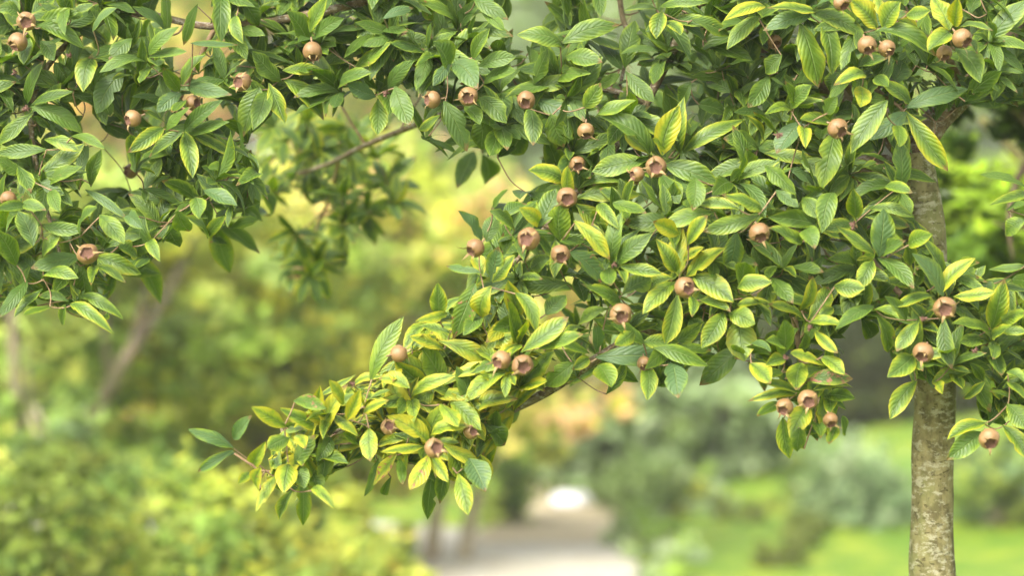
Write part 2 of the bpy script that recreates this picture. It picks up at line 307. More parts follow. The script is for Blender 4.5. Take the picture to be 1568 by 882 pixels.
# ------------------------------------------------------------------ the medlar tree: leaves seen one by one
# crop origin, scale, default yellow, default distance; then base x,y, tip x,y, width, flags (y/Y yellow, g grey green, d set back, b far back, k brown marks, p pale and backlit, the brightness put into the colour)
LEAVES = [
((0, 0), 3, .16, 4.32, """
170 130 370 215 75|170 110 350 55 80|95 75 -10 40 80|150 60 240 -5 70|130 170 110 285 70|190 190 245 270 75|60 200 -5 295 70 d
145 525 -5 660 92|150 495 362 602 85|150 480 322 425 60|128 465 198 290 75|130 480 30 440 65 d|140 540 222 592 60
640 345 650 185 48|690 245 812 130 78|622 320 466 266 58|605 348 522 362 42 y|690 262 845 238 55|565 330 452 508 105|645 350 655 485 62 d|640 335 640 388 45 y
425 268 385 410 112 y|560 40 592 178 92 d|602 178 508 268 82|430 140 530 42 80 g|300 90 442 62 70 d
745 592 596 692 72 y|765 602 872 498 82|850 612 882 802 84 y|865 606 1063 712 66 y|835 606 696 714 78|860 610 1040 562 78|855 595 1012 468 78
870 392 1052 432 80 g|842 385 942 258 82|822 412 755 315 72|828 430 728 508 72 g|850 462 795 512 60
885 198 1078 204 46 g|905 25 848 192 62 d|1095 -20 1182 105 95 d|1190 410 1120 615 128 y
180 802 375 668 92 y|200 812 388 792 62|165 832 288 890 82|100 800 -10 735 95|82 765 138 872 78|420 850 462 698 72|372 822 402 676 62 d
215 688 8 700 72|210 642 352 690 76 y|182 722 245 745 50|328 632 472 680 46|335 430 445 492 62 d|560 498 485 520 52 d|380 535 325 600 50 d
255 290 330 415 85 d|690 70 720 -10 80 d|590 20 480 60 80 d|1090 300 1015 350 70 d|940 300 1040 380 100 db|1085 75 1115 190 70 p
"""),
((392, 0), 3, .10, 4.38, """
250 140 322 -5 82 p|235 190 148 58 112|272 180 395 88 82|275 190 482 168 96 d|190 188 55 232 92 d|110 365 -8 243 114|130 322 292 318 62 y|132 370 297 538 112 y
62 388 127 553 92 y|45 428 -10 585 100|460 308 612 198 80 p|402 380 262 418 72 g|545 440 428 390 92 g|612 402 720 284 70|640 402 702 562 96
560 458 558 606 92 p|600 362 648 178 85 d|720 280 835 345 85 d|872 312 818 198 122|890 296 818 386 62 g|915 290 1012 398 112 g|1000 262 1068 138 74|1028 302 1182 262 80|1050 382 1182 328 90
1032 452 1142 556 96|868 472 962 678 108|962 490 1024 566 80|842 530 754 590 70 y|1062 518 1038 674 100|850 420 932 440 60 d
588 82 712 38 52 g|738 -8 802 84 72 yk|1010 -5 1148 82 82|1042 58 1134 132 52|662 32 598 -6 60 d|380 100 300 30 70 d
1040 702 1150 622 92 b|1042 715 1052 836 112 db|1000 702 930 852 100 b|1110 722 1182 676 82 d|480 330 380 280 70 d|430 390 448 300 60 d|700 150 790 60 90 d|520 60 430 10 90 d|960 60 1060 20 80 d|560 250 480 180 70 d|780 330 700 390 80 d
"""),
((784, 0), 3, .22, 4.36, """
222 212 36 162 92|242 192 474 118 98|252 262 404 284 92|690 58 664 168 92 y|662 40 522 46 48 d|690 30 884 12 62|830 90 988 156 74|880 212 1095 284 102|1132 80 998 214 76|1155 30 986 88 72 Y
702 100 770 155 72 y|500 312 408 198 92 d|520 302 562 108 104 d|528 332 644 456 82|492 342 398 384 62|540 292 644 268 60 d|115 402 284 372 76 y|102 382 162 238 92|192 322 274 318 72 d|115 452 274 524 94 g|82 500 96 656 98|180 530 234 664 102|60 560 -8 695 120 d
332 492 402 388 82 y|402 520 558 464 72 y|352 718 444 618 92 d|170 660 304 722 92 d|350 600 450 560 60 d
628 712 418 548 112|640 710 526 616 86 Y|692 702 762 500 104 Y|772 692 790 462 88 y|800 692 1055 556 98 y|622 736 386 784 104 y|710 760 932 834 108|682 800 762 925 112|722 722 835 742 62 d|700 690 650 640 60 Y
1130 688 982 638 92|1112 720 1028 864 98|1120 742 912 804 82|1152 642 1084 538 72 Y|1140 680 958 600 80 d|232 832 86 786 92 y|250 885 260 768 82 Y|312 872 564 848 74|162 792 170 728 60 d
940 802 868 720 82 d|962 782 1046 760 60 d|880 330 760 300 90 d|1000 420 900 380 90 d|820 380 780 470 80 d|1060 420 1000 520 90 d|860 480 980 520 90 d|1176 350 1090 482 95|640 540 560 500 70 d|1040 110 960 60 80 d|1000 300 940 220 80 d|700 560 600 510 80 d
"""),
((1176, 0), 3, .28, 4.24, """
190 70 -6 134 80 g|210 50 12 36 105 y|215 60 434 162 96|150 118 226 378 122|250 98 290 324 108|210 40 304 -6 80 g|500 132 388 6 112 Y|530 130 602 16 100 y|520 72 510 -6 72 Y|640 66 738 48 64 y
500 150 752 248 90|830 130 758 -6 98 Y|858 112 872 -6 88 Y|830 150 742 228 96 y|880 132 1024 140 72|860 230 968 368 106|922 190 958 242 46|930 62 964 -6 80 d
440 350 312 388 86 y|460 350 455 278 46 d|422 398 424 484 86 Y|500 348 548 392 72|582 372 614 284 112 d|640 490 898 413 92 g|652 470 528 383 86 y|630 520 482 634 86 g|540 470 392 688 116 y|640 520 812 764 116 y|592 580 600 668 80 p
302 622 248 854 112 y|290 562 158 548 92 y|272 520 314 448 82|300 520 424 500 82 d|102 500 -6 522 52 y|110 482 78 378 62|110 492 194 398 82|110 500 254 468 62 y|150 560 48 694 104 g|160 590 172 674 72 Y
-6 705 204 738 82 y|102 780 218 854 82 g|152 742 274 792 82 y|-6 765 118 884 104|470 750 328 792 56 d|482 770 564 845 70 d|520 790 754 832 72 d|540 860 654 884 66|1180 862 986 806 52
380 560 330 640 70 d|60 250 -6 330 100 d|40 330 100 250 80 d|330 330 290 420 80 d|240 250 330 180 80 d|680 300 640 200 90 d|760 330 700 290 70 d|380 270 300 300 80 d|600 90 680 130 70 Y|960 250 1060 330 80 d|1010 60 1090 130 90 d|1130 120 1180 30 70 d
"""),
((0, 294), 3, .20, 4.24, """
372 202 442 78 92|462 110 562 228 82 y|442 300 634 372 76 y|360 300 158 346 102|200 302 284 186 72 y|370 340 388 474 92 d|440 342 568 412 44 y|430 350 420 424 52 y|190 150 378 172 62|150 242 88 100 92|115 60 -6 78 62|100 58 204 82 72
242 -6 272 84 74|400 -6 572 114 52 g|200 402 348 396 82 y|190 402 78 308 92 d|190 450 76 566 66|120 420 -6 575 62|72 330 -6 188 92|330 520 508 644 66 y|370 482 554 578 62 y|300 520 285 604 62|310 502 186 478 56|330 472 278 428 92 d|340 500 394 408 72 d|230 530 118 562 50
662 118 628 284 142 d|770 140 822 244 92 d|902 30 915 118 82|940 -6 1078 58 82 g|602 280 728 498 112 pb|690 230 732 314 62 p|990 140 1052 354 102 pb|1000 140 1180 274 82 b|820 90 864 174 92|590 110 654 164 72 g|545 250 624 294 102 y|40 130 -6 180 80 d|320 230 250 130 80 d
"""),
((392, 294), 3, .35, 4.22, """
1030 222 936 96 94 g|1060 222 1104 106 82|1090 72 1154 -6 52|1080 90 1182 174 92|1030 370 886 342 52 g|1040 380 1000 288 72 Y|1080 402 1112 262 102 g|1090 410 1182 298 80 y|1002 430 912 656 104 k|840 560 834 428 78|872 558 742 592 56 Y|890 650 756 618 58|870 640 872 548 60 d
850 690 1080 796 94 Y|860 730 718 668 62 Y|1080 438 1040 564 102 Y|1030 580 958 654 82|1040 560 1124 664 92 d|1075 690 1182 658 82 Y|532 862 666 596 104 y|800 884 646 768 92 y|850 884 768 728 122|720 720 764 658 62|900 760 1004 802 82 d|1000 870 1024 788 72|1140 420 1182 328 82 d
940 720 1040 680 70 d|840 620 930 560 60 d
"""),
((784, 294), 3, .42, 4.20, """
130 150 196 -4 98|110 150 38 78 72 Y|230 222 230 58 108|300 60 434 194 104 Y|290 140 438 298 84 Y|400 60 484 164 74 y|330 222 228 230 82|200 230 194 384 82 k|270 280 428 418 104 gk|310 30 566 14 92 y|470 50 608 94 92
460 322 502 108 82|490 322 634 198 92|450 350 455 424 72|430 330 348 288 52|490 370 516 418 52 y|500 342 674 372 74|510 470 628 398 102 y
770 380 785 173 98 Y|810 380 968 268 92 Y|750 360 668 226 84 Y|740 400 622 448 92 Y|750 420 612 550 84 Y|760 470 708 684 98 y|840 390 1004 498 104 y|810 240 892 116 72 Y|760 190 656 138 78 Y|820 480 826 568 52 y|870 500 994 548 62 y|790 310 876 258 62 Y
490 500 326 426 112|440 540 312 608 72 y|250 420 36 430 92 d|20 470 106 636 74 p|100 480 62 545 60 d|400 760 720 758 104 g|380 740 380 612 64 g|350 740 182 668 62|350 770 282 812 56|280 790 162 884 94|400 800 452 890 102 p|400 750 566 864 92 d|50 730 244 586 104 y|130 720 314 658 82
600 690 462 608 92|610 690 756 690 72|615 800 620 946 78|660 720 884 794 112|740 790 762 936 104 g|1050 720 876 876 114 d|1000 560 1108 604 92 Y|1040 590 1066 764 132 Y|970 560 878 706 104 y|1040 520 1182 510 82 Y|1040 440 1182 418 92 y
1030 190 998 346 104 g|930 95 716 148 84|1040 80 866 56 72 y|1130 110 896 176 84|1140 80 976 16 84 y|842 -60 830 74 94|1110 250 1182 354 90 d|900 262 866 178 80 d|1100 790 1182 874 92 Y|1100 700 1182 734 54 g|980 402 896 366 72 d|700 640 640 600 80 d|330 500 290 400 80 d|610 240 700 300 90 d|960 640 900 600 70 d|160 560 240 480 90 d
560 640 480 700 80 y|900 470 960 560 80 d|-40 120 60 60 80 d|880 640 820 590 80 d|180 300 90 350 80 d
"""),
((1176, 294), 3, .38, 4.20, """
150 540 202 397 72 Y|190 580 270 446 94 y|165 600 12 522 62 Y|200 600 334 616 62 Y|230 590 296 538 52|220 640 314 734 58 Y|170 650 164 724 74 y|140 630 106 686 72
70 745 74 598 98|60 720 -6 686 72|110 740 248 794 74 Y|70 770 -6 794 62 y|150 790 130 902 104 y|250 760 344 834 84 Y|180 870 374 860 74 k|60 830 -6 852 62
510 290 532 92 108 g|480 280 326 166 82|510 310 658 434 98|490 310 412 312 28 Y|480 320 418 438 82 y|520 290 624 228 72|470 80 654 112 62|400 110 390 -6 92 y|430 110 634 154 72 y|390 150 262 172 72|650 242 748 198 92 p|650 332 640 238 72 y
800 470 672 296 112 g|790 470 940 316 82 Y|820 460 934 354 112 d|860 480 1030 460 84 Y|760 480 596 526 58 y|720 460 598 498 80 d|810 580 842 796 88|630 590 542 486 72|1030 620 1082 416 104|1020 650 856 608 76|1050 600 1182 556 84 y|1030 660 1114 618 72 y|1060 630 1182 642 54|1000 690 886 692 82|1030 690 1032 764 62|1030 790 1182 738 84 d
690 600 598 724 82 y|660 760 556 844 102 y|770 740 836 834 82 d|930 830 766 872 84 y|930 790 984 864 52|700 800 764 890 92 d|150 230 6 168 84|220 150 16 118 84|180 170 212 256 84|300 10 250 174 94|40 -6 134 64 64|160 30 224 114 84|100 330 -6 354 92 d|20 400 108 504 92|310 430 436 442 92 k|260 300 230 404 82 d|480 530 324 624 78|480 550 594 584 64|500 570 546 724 78|430 580 474 664 80 d
1176 10 1026 58 62|1182 130 1098 194 82 y|1100 80 1182 58 70|1182 340 1026 354 54|340 350 400 270 80 d|600 400 520 480 80 d|900 570 980 640 80 d|880 700 820 640 80 d|960 880 900 800 80 d|1100 830 1182 880 80|600 600 560 520 70 d|60 230 130 300 80 d
"""),
((292, 538), 3, .62, 4.18, """
190 440 2 366 72 g|200 400 274 303 64 g|190 460 46 546 58 g|200 470 126 514 42 g|300 510 342 422 64 Yk|270 560 220 606 52 y|320 636 322 542 78 Yk|390 580 306 726 68 Y|450 525 428 644 94 Y|430 342 290 262 78 y|450 400 358 444 82|480 390 524 444 62 Y|590 350 422 268 78|480 540 562 398 82|500 530 522 624 78|550 550 584 644 84|510 590 515 786 78 p|560 640 654 720 62|470 640 412 766 62 y
480 230 614 262 72 k|560 280 592 166 72 Y|610 380 712 168 88 Y|640 400 582 500 74|640 430 784 368 62 k|600 200 748 112 48 y|720 310 774 186 64 Y|820 360 825 496 98 Y|800 280 904 228 52 Y|980 310 928 142 122 Y|1000 170 876 128 72 Y|1110 195 1008 244 88 y|1130 200 1314 206 78 Yk|1150 245 1224 340 78 y|1200 240 1324 356 84|1120 180 1308 82 62 k|1110 190 1078 8 142|1070 150 946 48 104
1090 420 916 308 104 Y|1110 390 1270 348 88 Y|1060 440 886 462 62 Y|1000 400 866 432 74 y|1160 430 1336 524 74 Y|1180 450 1248 580 98 y|1090 480 1012 626 78 Yk|1110 490 1178 594 62 Y|940 480 846 606 68 Yk|960 500 972 606 52|860 500 802 656 52 d|1000 470 984 564 54 Y|1110 570 1090 758 78 d|1190 520 1148 688 82 d|1230 570 1272 740 94 Y|1280 500 1348 636 114 g|1330 480 1374 586 54 Y|1330 320 1434 424 94 d|1290 420 1364 452 82 d|920 580 888 654 44 d
690 300 600 260 60 d|760 420 700 380 60 y|640 330 540 300 60 Y|880 240 800 200 60 y|700 240 640 140 60 Y|420 420 380 520 60 d|560 480 620 560 60 d
"""),
((1000, 588), 2.761, .40, 4.22, """
620 40 466 -6 54 y|600 50 416 72 48 Y|530 80 446 134 62|680 30 834 18 64|650 100 584 220 88 Y|700 110 732 214 74 Y|550 150 576 304 74 y|620 190 610 280 62|670 170 704 228 62|740 50 846 62 74|730 60 746 124 62 y|780 180 748 250 58 y|800 140 812 214 58
1110 -6 1010 138 78 y|1190 -6 1222 40 44 Y|1400 170 1256 232 78 y|1380 210 1250 314 84|1420 170 1462 28 104 d|1480 180 1572 304 74 y|1500 90 1572 184 94|1400 -6 1316 58 52 y|1500 -6 1572 64 64|1460 140 1380 60 80 d
"""),
]
# fruit: photo x, y, radius in pixels, where the open calyx points (right, up, towards the camera), distance, flags (h half hidden behind a leaf)
FRUIT = [
(40.5, 32, 15.5, .15, -.25, 1, 4.25), (28, 63, 15, -.55, -.65, .6, 4.27), (204, 181, 14.5, -.75, -.35, .6, 4.27), (371.5, 125, 14.5, -.5, -.1, .8, 4.26),
(295, 157, 12.5, .75, -.1, .55, 4.30), (338, 32, 11, -.5, -.5, .6, 4.52), (201, 262, 12, -.7, 0, .6, 4.62), (13, 304, 14, 0, -.75, .6, 4.24), (134.5, 389, 15.5, .05, .1, 1, 4.16),
(478.5, 77.5, 14.5, .1, -.85, .5, 4.28), (663, 152, 14, -.85, -.1, .5, 4.30), (717, 147, 16, .0, -.3, 1, 4.27), (806, 152.5, 14.5, -.2, -.55, .85, 4.28), (897, 199.5, 14.5, 0, -.8, .55, 4.30), (884, 250.5, 12, .1, -.45, .8, 4.34),
(1004.5, 255, 16.7, -.1, -.15, 1, 4.12), (976, 266, 12.5, -.8, -.3, .5, 4.18), (868, 302, 15.5, .05, -.3, .95, 4.15), (425, 36, 9, .1, -.3, .8, 4.5),
(1327.5, 68, 15, .2, -.75, .65, 4.15), (1357.5, 73, 14, .35, -.6, .65, 4.17), (1472.5, 57.5, 14.5, .55, -.65, .6, 4.15), (1446, 80, 13, 0, -.8, .6, 4.2), (1282, 196, 14.7, .5, -.5, .7, 4.15), (1288, 3, 12.5, .4, -.6, .6, 4.2), (1186, 63, 11, .2, -.5, .7, 4.4),
(810, 365.5, 16.5, -.3, -.05, .95, 4.08), (858, 388.5, 14.2, .15, -.45, .9, 4.10), (950.5, 480.5, 16.5, .1, -.35, .95, 4.06), (1048, 440, 15.3, .45, -.1, .9, 4.07), (800, 559, 16.5, .15, -.25, .95, 4.06), (1162.5, 355.5, 15.7, .1, -.65, .75, 4.10), (986, 556, 10.5, 0, -.7, .7, 4.17),
(728.5, 379, 15, -.65, -.55, .55, 4.13), (610, 542, 12.7, .75, .1, -.4, 4.17), (768.5, 551, 16, -.6, -.35, .7, 4.08),
(1446.5, 471.5, 16.5, -.1, -.2, 1, 4.08), (1414, 539, 15.4, -.3, -.6, .75, 4.10),
(664.5, 687, 16, .35, .15, .9, 4.02), (594.5, 654.5, 12, .2, .3, .9, 4.13), (720, 661.5, 12.5, .55, .1, .85, 4.15),
(1237, 612, 14.5, 0, -.3, 1, 4.08), (1202, 623, 13, -.35, -.5, .8, 4.12), (1271.5, 643, 12, .1, -.7, .7, 4.14), (1514.5, 671.5, 16.3, .05, -.6, .8, 4.06),
(464, 416, 15, -.3, -.4, .8, 5.68), (459, 371, 12, -.5, 0, .8, 5.68),
]
DEAD = [(40, 166, 10, 4.2), (107, 84, 8, 4.3), (23, 110, 8, 4.3), (590, 143, 9, 4.34), (1192, 207, 10, 4.12), (1240, 501, 10, 4.06), (1306, 344, 10, 4.12), (1414, 488, 8, 4.08), (1494, 537, 8, 4.1), (540, 588, 8, 4.1), (1203, 547, 7, 4.08), (940, 405, 7, 4.1)]

# ------------------------------------------------------------------ medlar tree: wood
TREE_BASE = at(1427, 882, 4.42); TREE_BASE.z = 0
tree = empty('medlar_tree', TREE_BASE)
tag(tree, 'medlar tree in fruit, slim lichen-spotted trunk, wide leafy branches reaching across the view', 'tree')

def wood(name, pts, rads, mat, seg=10, wob=.12, n=6, label=None):
    P = smooth_path(pts, n); Rr = []
    m = len(pts)
    for i in range(m - 1):
        for k in range(n): Rr.append(rads[i] + (rads[i + 1] - rads[i]) * k / n)
    Rr.append(rads[-1])
    mb = MB(); tube(mb, P, Rr, seg, True, wob)
    o = link(name, mb.mesh(name), mat, tree)
    if label: o['label'] = label
    return P, Rr

YT = 4.44
tp = [Vector((at(1424, 882, YT).x, YT, -.06)), Vector((at(1424, 882, YT).x, YT, .05)), Vector((at(1425, 882, YT).x, YT, .28)), at(1427, 1100, YT), at(1427, 882, YT), at(1428, 760, YT), at(1431, 640, YT), at(1429, 520, YT), at(1420, 400, YT), at(1408, 300, YT), at(1398, 235, YT)]
px1 = K * YT
wood('trunk', tp, [.085, .060, .047, 34.5 * px1, 33.5 * px1, 33 * px1, 31.5 * px1, 32 * px1, 31 * px1, 31 * px1, 27 * px1], M_TRUNK, 32, .18, 12, 'olive brown trunk with pale lichen patches')
FORK = at(1400, 250, YT)
BR = []   # sampled branch points for twigs to grow from
def branch(pl, mat=M_BRANCH, seg=9):
    pts = [at(x, y, Y + (.05 if Y < 4.4 else 0)) for x, y, Y, r in pl]
    P, Rr = wood('branch', pts, [r for *_, r in pl], mat, seg, .10)
    BR.extend(zip(P, Rr))
branch([(1404, 300, 4.44, .030), (1340, 255, 4.45, .027), (1280, 300, 4.42, .022), (1200, 380, 4.40, .017), (1130, 420, 4.36, .013), (1040, 480, 4.33, .011), (930, 540, 4.30, .0095), (838, 600, 4.25, .0085), (765, 634, 4.24, .0075), (690, 648, 4.24, .006), (600, 640, 4.23, .0048), (520, 660, 4.22, .004), (445, 668, 4.20, .0035), (430, 655, 4.2, .0025)])
branch([(520, 660, 4.22, .0035), (450, 715, 4.20, .003), (405, 722, 4.19, .0026), (385, 712, 4.18, .0024), (358, 694, 4.18, .0022)], M_TWIG, 7)
branch([(1400, 240, 4.44, .029), (1430, 190, 4.46, .026), (1480, 140, 4.50, .022), (1540, 60, 4.55, .017), (1600, -60, 4.6, .012), (1640, -200, 4.6, .006)])
branch([(1398, 245, 4.44, .025), (1330, 170, 4.5, .020), (1240, 120, 4.52, .017), (1150, 60, 4.5, .014), (1080, -20, 4.46, .012), (1020, -140, 4.44, .007)])
branch([(1080, -20, 4.46, .011), (1046, 45, 4.40, .0095), (1018, 100, 4.38, .0090), (985, 165, 4.38, .0085), (950, 215, 4.36, .0068), (918, 255, 4.33, .006), (860, 320, 4.28, .005), (790, 400, 4.27, .0042), (720, 470, 4.25, .0034), (660, 520, 4.25, .0025)])
branch([(990, 158, 4.38, .006), (920, 135, 4.42, .0058), (820, 140, 4.5, .0055), (720, 160, 4.62, .0052), (640, 190, 4.78, .0056), (560, 222, 4.95, .0054), (500, 252, 5.25, .005), (430, 275, 5.5, .004), (395, 300, 5.6, .003)])
branch([(520, 242, 5.18, .0045), (505, 300, 5.45, .004), (480, 360, 5.6, .0035), (465, 410, 5.65, .0025)], M_TWIG, 7)
branch([(1080, -20, 4.46, .011), (960, -60, 4.45, .0105), (800, -70, 4.42, .010), (640, -20, 4.40, .009), (480, 20, 4.40, .008), (330, 40, 4.40, .007), (200, 20, 4.38, .0065), (110, 60, 4.36, .006), (50, 150, 4.34, .0055), (60, 280, 4.32, .0045), (90, 380, 4.30, .0035), (100, 460, 4.28, .0025)])
branch([(330, 40, 4.40, .005), (290, 120, 4.42, .0045), (255, 200, 4.42, .004), (240, 270, 4.45, .003), (300, 320, 4.5, .0022)], M_TWIG, 7)
branch([(945, -40, 4.6, .006), (952, 20, 4.6, .0055), (962, 62, 4.58, .0045), (950, 130, 4.5, .003)])
branch([(1424, 470, 4.44, .013), (1465, 500, 4.36, .010), (1510, 540, 4.30, .008), (1560, 590, 4.28, .006), (1600, 640, 4.28, .004)])
branch([(1200, 380, 4.40, .010), (1210, 450, 4.32, .007), (1225, 540, 4.27, .0055), (1235, 600, 4.24, .0035)], M_TWIG, 7)
branch([(1280, 300, 4.42, .010), (1310, 360, 4.36, .008), (1350, 420, 4.32, .006), (1400, 470, 4.28, .0045)], M_TWIG, 7)
branch([(1330, 170, 4.5, .009), (1290, 120, 4.4, .007), (1330, 130, 4.3, .005), (1360, 150, 4.26, .0032), (1385, 170, 4.24, .0025)], M_TWIG, 7)
branch([(1480, 140, 4.50, .008), (1440, 70, 4.40, .006), (1400, 30, 4.34, .004), (1340, 20, 4.3, .003)], M_TWIG, 7)

# ------------------------------------------------------------------ medlar tree: leaves
PROF = [(0, .07), (.04, .12), (.10, .37), (.20, .66), (.32, .87), (.45, .985), (.55, 1.0), (.66, .95), (.77, .78), (.86, .54), (.94, .25), (1.0, .0)]
def prof(v):
    for (a, p), (b, q) in zip(PROF, PROF[1:]):
        if v <= b:
            t = (v - a) / (b - a); return p + (q - p) * t
    return 0
ATTR = ('yel', 'tone', 'spot', 'grey')
def add_leaf(mb, base, tip, width, nrm, rng, attrs, rows, cols, arch=None, broad=None):
    d = tip - base; L = d.length; t = d / L
    n = nrm - t * nrm.dot(t)
    if n.length < 1e-3: n = Vector((0, -1, .2))
    n.normalize(); s = t.cross(n)
    arch = (rng.uniform(.02, .13) if rng.random() < .85 else rng.uniform(.13, .24)) if arch is None else arch
    bend = rng.uniform(-.06, .06); fold = rng.uniform(-.12, .55); roll = rng.uniform(-.9, .9)
    ph = rng.uniform(0, 6.3); fq = rng.uniform(7, 15); rip = rng.uniform(.02, .20); wv = rng.uniform(0, .10)
    shape = rng.uniform(.80, 1.20)
    notch = (rng.randint(3, rows - 2), rng.choice((0, cols)), rng.uniform(.45, .8)) if rng.random() < .16 else None
    b0 = len(mb.v)
    for i in range(rows + 1):
        v = i / rows
        half = width * .5 * prof(v ** shape)
        if i == rows: half = width * .012
        c = base + d * v + n * (arch * L * 4 * v * (1 - v) * (1.25 - .5 * v)) + s * (bend * L * math.sin(math.pi * v))
        tw = roll * (v - .3)
        sv_ = s * math.cos(tw) + n * math.sin(tw); nv_ = n * math.cos(tw) - s * math.sin(tw)
        for k in range(cols + 1):
            u = 2 * k / cols - 1; au = abs(u)
            off = au * half * fold + rip * half * au * math.sin(v * fq + ph + (1.3 if u > 0 else 0)) - wv * half * au * au * 1.6
            jag = 1 + .05 * noise.noise(Vector((v * 11 + ph, u * 3, ph))) * (au > .9)
            if notch and i == notch[0] and k == notch[1]: jag *= notch[2]
            mb.v.append(c + sv_ * (u * half * jag * (1 - .06 * fold)) + nv_ * off)
            mb.uv.append((k / cols, v))
            for key, val in zip(ATTR, attrs): mb.at.setdefault(key, []).append(val)
    for i in range(rows):
        for k in range(cols):
            a = b0 + i * (cols + 1) + k; mb.f.append((a, a + 1, a + cols + 2, a + cols + 1))

rng = random.Random(5)
traced = []
for (ox, oy), sc, yd, Yd, txt in LEAVES:
    for row in txt.strip().split('\n'):
        for it in row.split('|'):
            q = it.split(); bx, by, tx, ty, w = (float(x) / sc for x in q[:5]); fl = q[5] if len(q) > 5 else ''
            traced.append((bx + ox, by + oy, tx + ox, ty + oy, w, fl, yd, Yd))
# bases that lie close together belong to one shoot and share its distance
shoots = []
for t in traced:
    key = 'b' if 'b' in t[5] else ('d' if 'd' in t[5] else '')
    best = None
    for s in shoots:
        if s['k'] == key and math.hypot(s['x'] - t[0], s['y'] - t[1]) < 26: best = s; break
    if best is None:
        Y = t[7] - .07 + rng.uniform(-.05, .05) + {'b': .55, 'd': .11, '': 0}[key]
        best = dict(x=t[0], y=t[1], k=key, Y=Y, n=0); shoots.append(best)
    best['n'] += 1
    best.setdefault('L', []).append(t)
items = []
for s in shoots:
    for t in s['L']:
        bx, by, tx, ty, w, fl, yd, Yd = t
        Y = s['Y'] + rng.uniform(-.012, .012)
        p = math.hypot(tx - bx, ty - by) * K * Y
        Ln = rng.uniform(.080, .102)
        dz = math.sqrt(max(0, Ln * Ln - p * p)) * rng.uniform(.35, .95) if p < Ln else rng.uniform(0, .012)
        dz = min(dz, .06)
        if 'd' in fl or rng.random() < .2: dz = -dz * .7
        ex, ey = (tx - bx) * .05, (ty - by) * .05
        base = at(bx - ex, by - ey, Y); tip = at(tx + ex * 1.7, ty + ey * 1.7, Y - dz)
        wd = w * K * Y * rng.uniform(.88, 1.10)
        nr = Vector((rng.uniform(-.35, .35), -.90, .46 + rng.uniform(-.25, .3)))
        yel = yd * rng.uniform(.2, 1.0)
        if 'y' in fl: yel = max(yel, rng.uniform(.28, .46))
        if 'Y' in fl: yel = max(yel, rng.uniform(.58, .84) if yd > .6 else rng.uniform(.46, .72))
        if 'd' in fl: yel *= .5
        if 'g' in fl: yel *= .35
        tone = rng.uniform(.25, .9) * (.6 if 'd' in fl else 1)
        if 'p' in fl: tone = 1.0; yel = max(yel, .3)
        grey = rng.uniform(.7, 1) if 'g' in fl else rng.uniform(0, .38) ** 1.4
        spot = rng.uniform(.65, 1) if 'k' in fl else (rng.uniform(.3, .65) if rng.random() < .22 else 0)
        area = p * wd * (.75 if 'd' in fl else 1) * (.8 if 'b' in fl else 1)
        items.append((area, base, tip, wd, nr, (min(yel, 1), tone, spot, grey), fl))
items.sort(key=lambda q: -q[0])
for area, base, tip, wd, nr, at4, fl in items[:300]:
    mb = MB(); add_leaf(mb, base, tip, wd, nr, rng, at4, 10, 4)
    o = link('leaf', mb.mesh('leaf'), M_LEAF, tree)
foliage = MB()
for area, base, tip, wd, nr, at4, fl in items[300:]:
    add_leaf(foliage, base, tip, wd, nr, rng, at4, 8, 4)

# the crowded leaves between and behind them
SIL = [(-420, -420), (1990, -420), (1990, 760), (1640, 700), (1568, 690), (1540, 655), (1490, 650), (1470, 600), (1380, 590), (1370, 560), (1345, 515), (1300, 490), (1290, 590), (1300, 640), (1280, 660), (1230, 690), (1190, 655), (1165, 590), (1150, 560), (1110, 552), (1080, 560), (1040, 590), (1000, 595), (960, 575), (930, 615), (880, 595), (850, 610), (830, 600), (790, 630), (765, 655), (752, 720), (720, 750), (700, 735), (660, 745), (640, 715), (575, 725), (560, 700), (500, 735), (465, 780), (430, 760), (405, 745), (405, 710), (440, 650), (500, 605), (580, 575), (605, 540), (650, 510), (695, 450), (715, 400), (735, 360), (765, 330), (800, 295), (830, 275), (870, 262), (850, 245), (790, 240), (765, 262), (735, 245), (700, 265), (655, 240), (625, 205), (560, 190), (480, 180), (430, 175), (400, 185), (392, 250), (420, 300), (425, 345), (400, 360), (360, 340), (345, 395), (325, 375), (290, 340), (265, 370), (240, 440), (212, 425), (190, 395), (170, 430), (165, 490), (130, 480), (100, 490), (70, 470), (30, 470), (0, 480), (-420, 520)]
GAPS = [[(118, 150), (140, 140), (152, 190), (198, 215), (192, 285), (135, 295), (128, 230)], [(258, -30), (300, -30), (325, 60), (305, 105), (275, 110), (255, 60)], [(775, -40), (835, -40), (830, 55), (790, 60)], [(905, -40), (985, -40), (968, 45), (930, 55)], [(1432, 175), (1500, 165), (1700, 190), (1700, 440), (1560, 425), (1500, 395), (1460, 415), (1440, 330)], [(1395, 262), (1445, 215), (1445, 400), (1410, 340)], [(800, 455), (865, 470), (860, 510), (810, 500)]]
def inside(poly, x, y):
    c = False; j = len(poly) - 1
    for i in range(len(poly)):
        xi, yi = poly[i]; xj, yj = poly[j]
        if (yi > y) != (yj > y) and x < (xj - xi) * (y - yi) / (yj - yi) + xi: c = not c
        j = i
    return c
def ok(x, y): return inside(SIL, x, y) and not any(inside(g, x, y) for g in GAPS)
def px(p): return (784 + p.x / (K * p.y), 441 - (p.z - CAM_Z) / (K * p.y))
frng = random.Random(21)
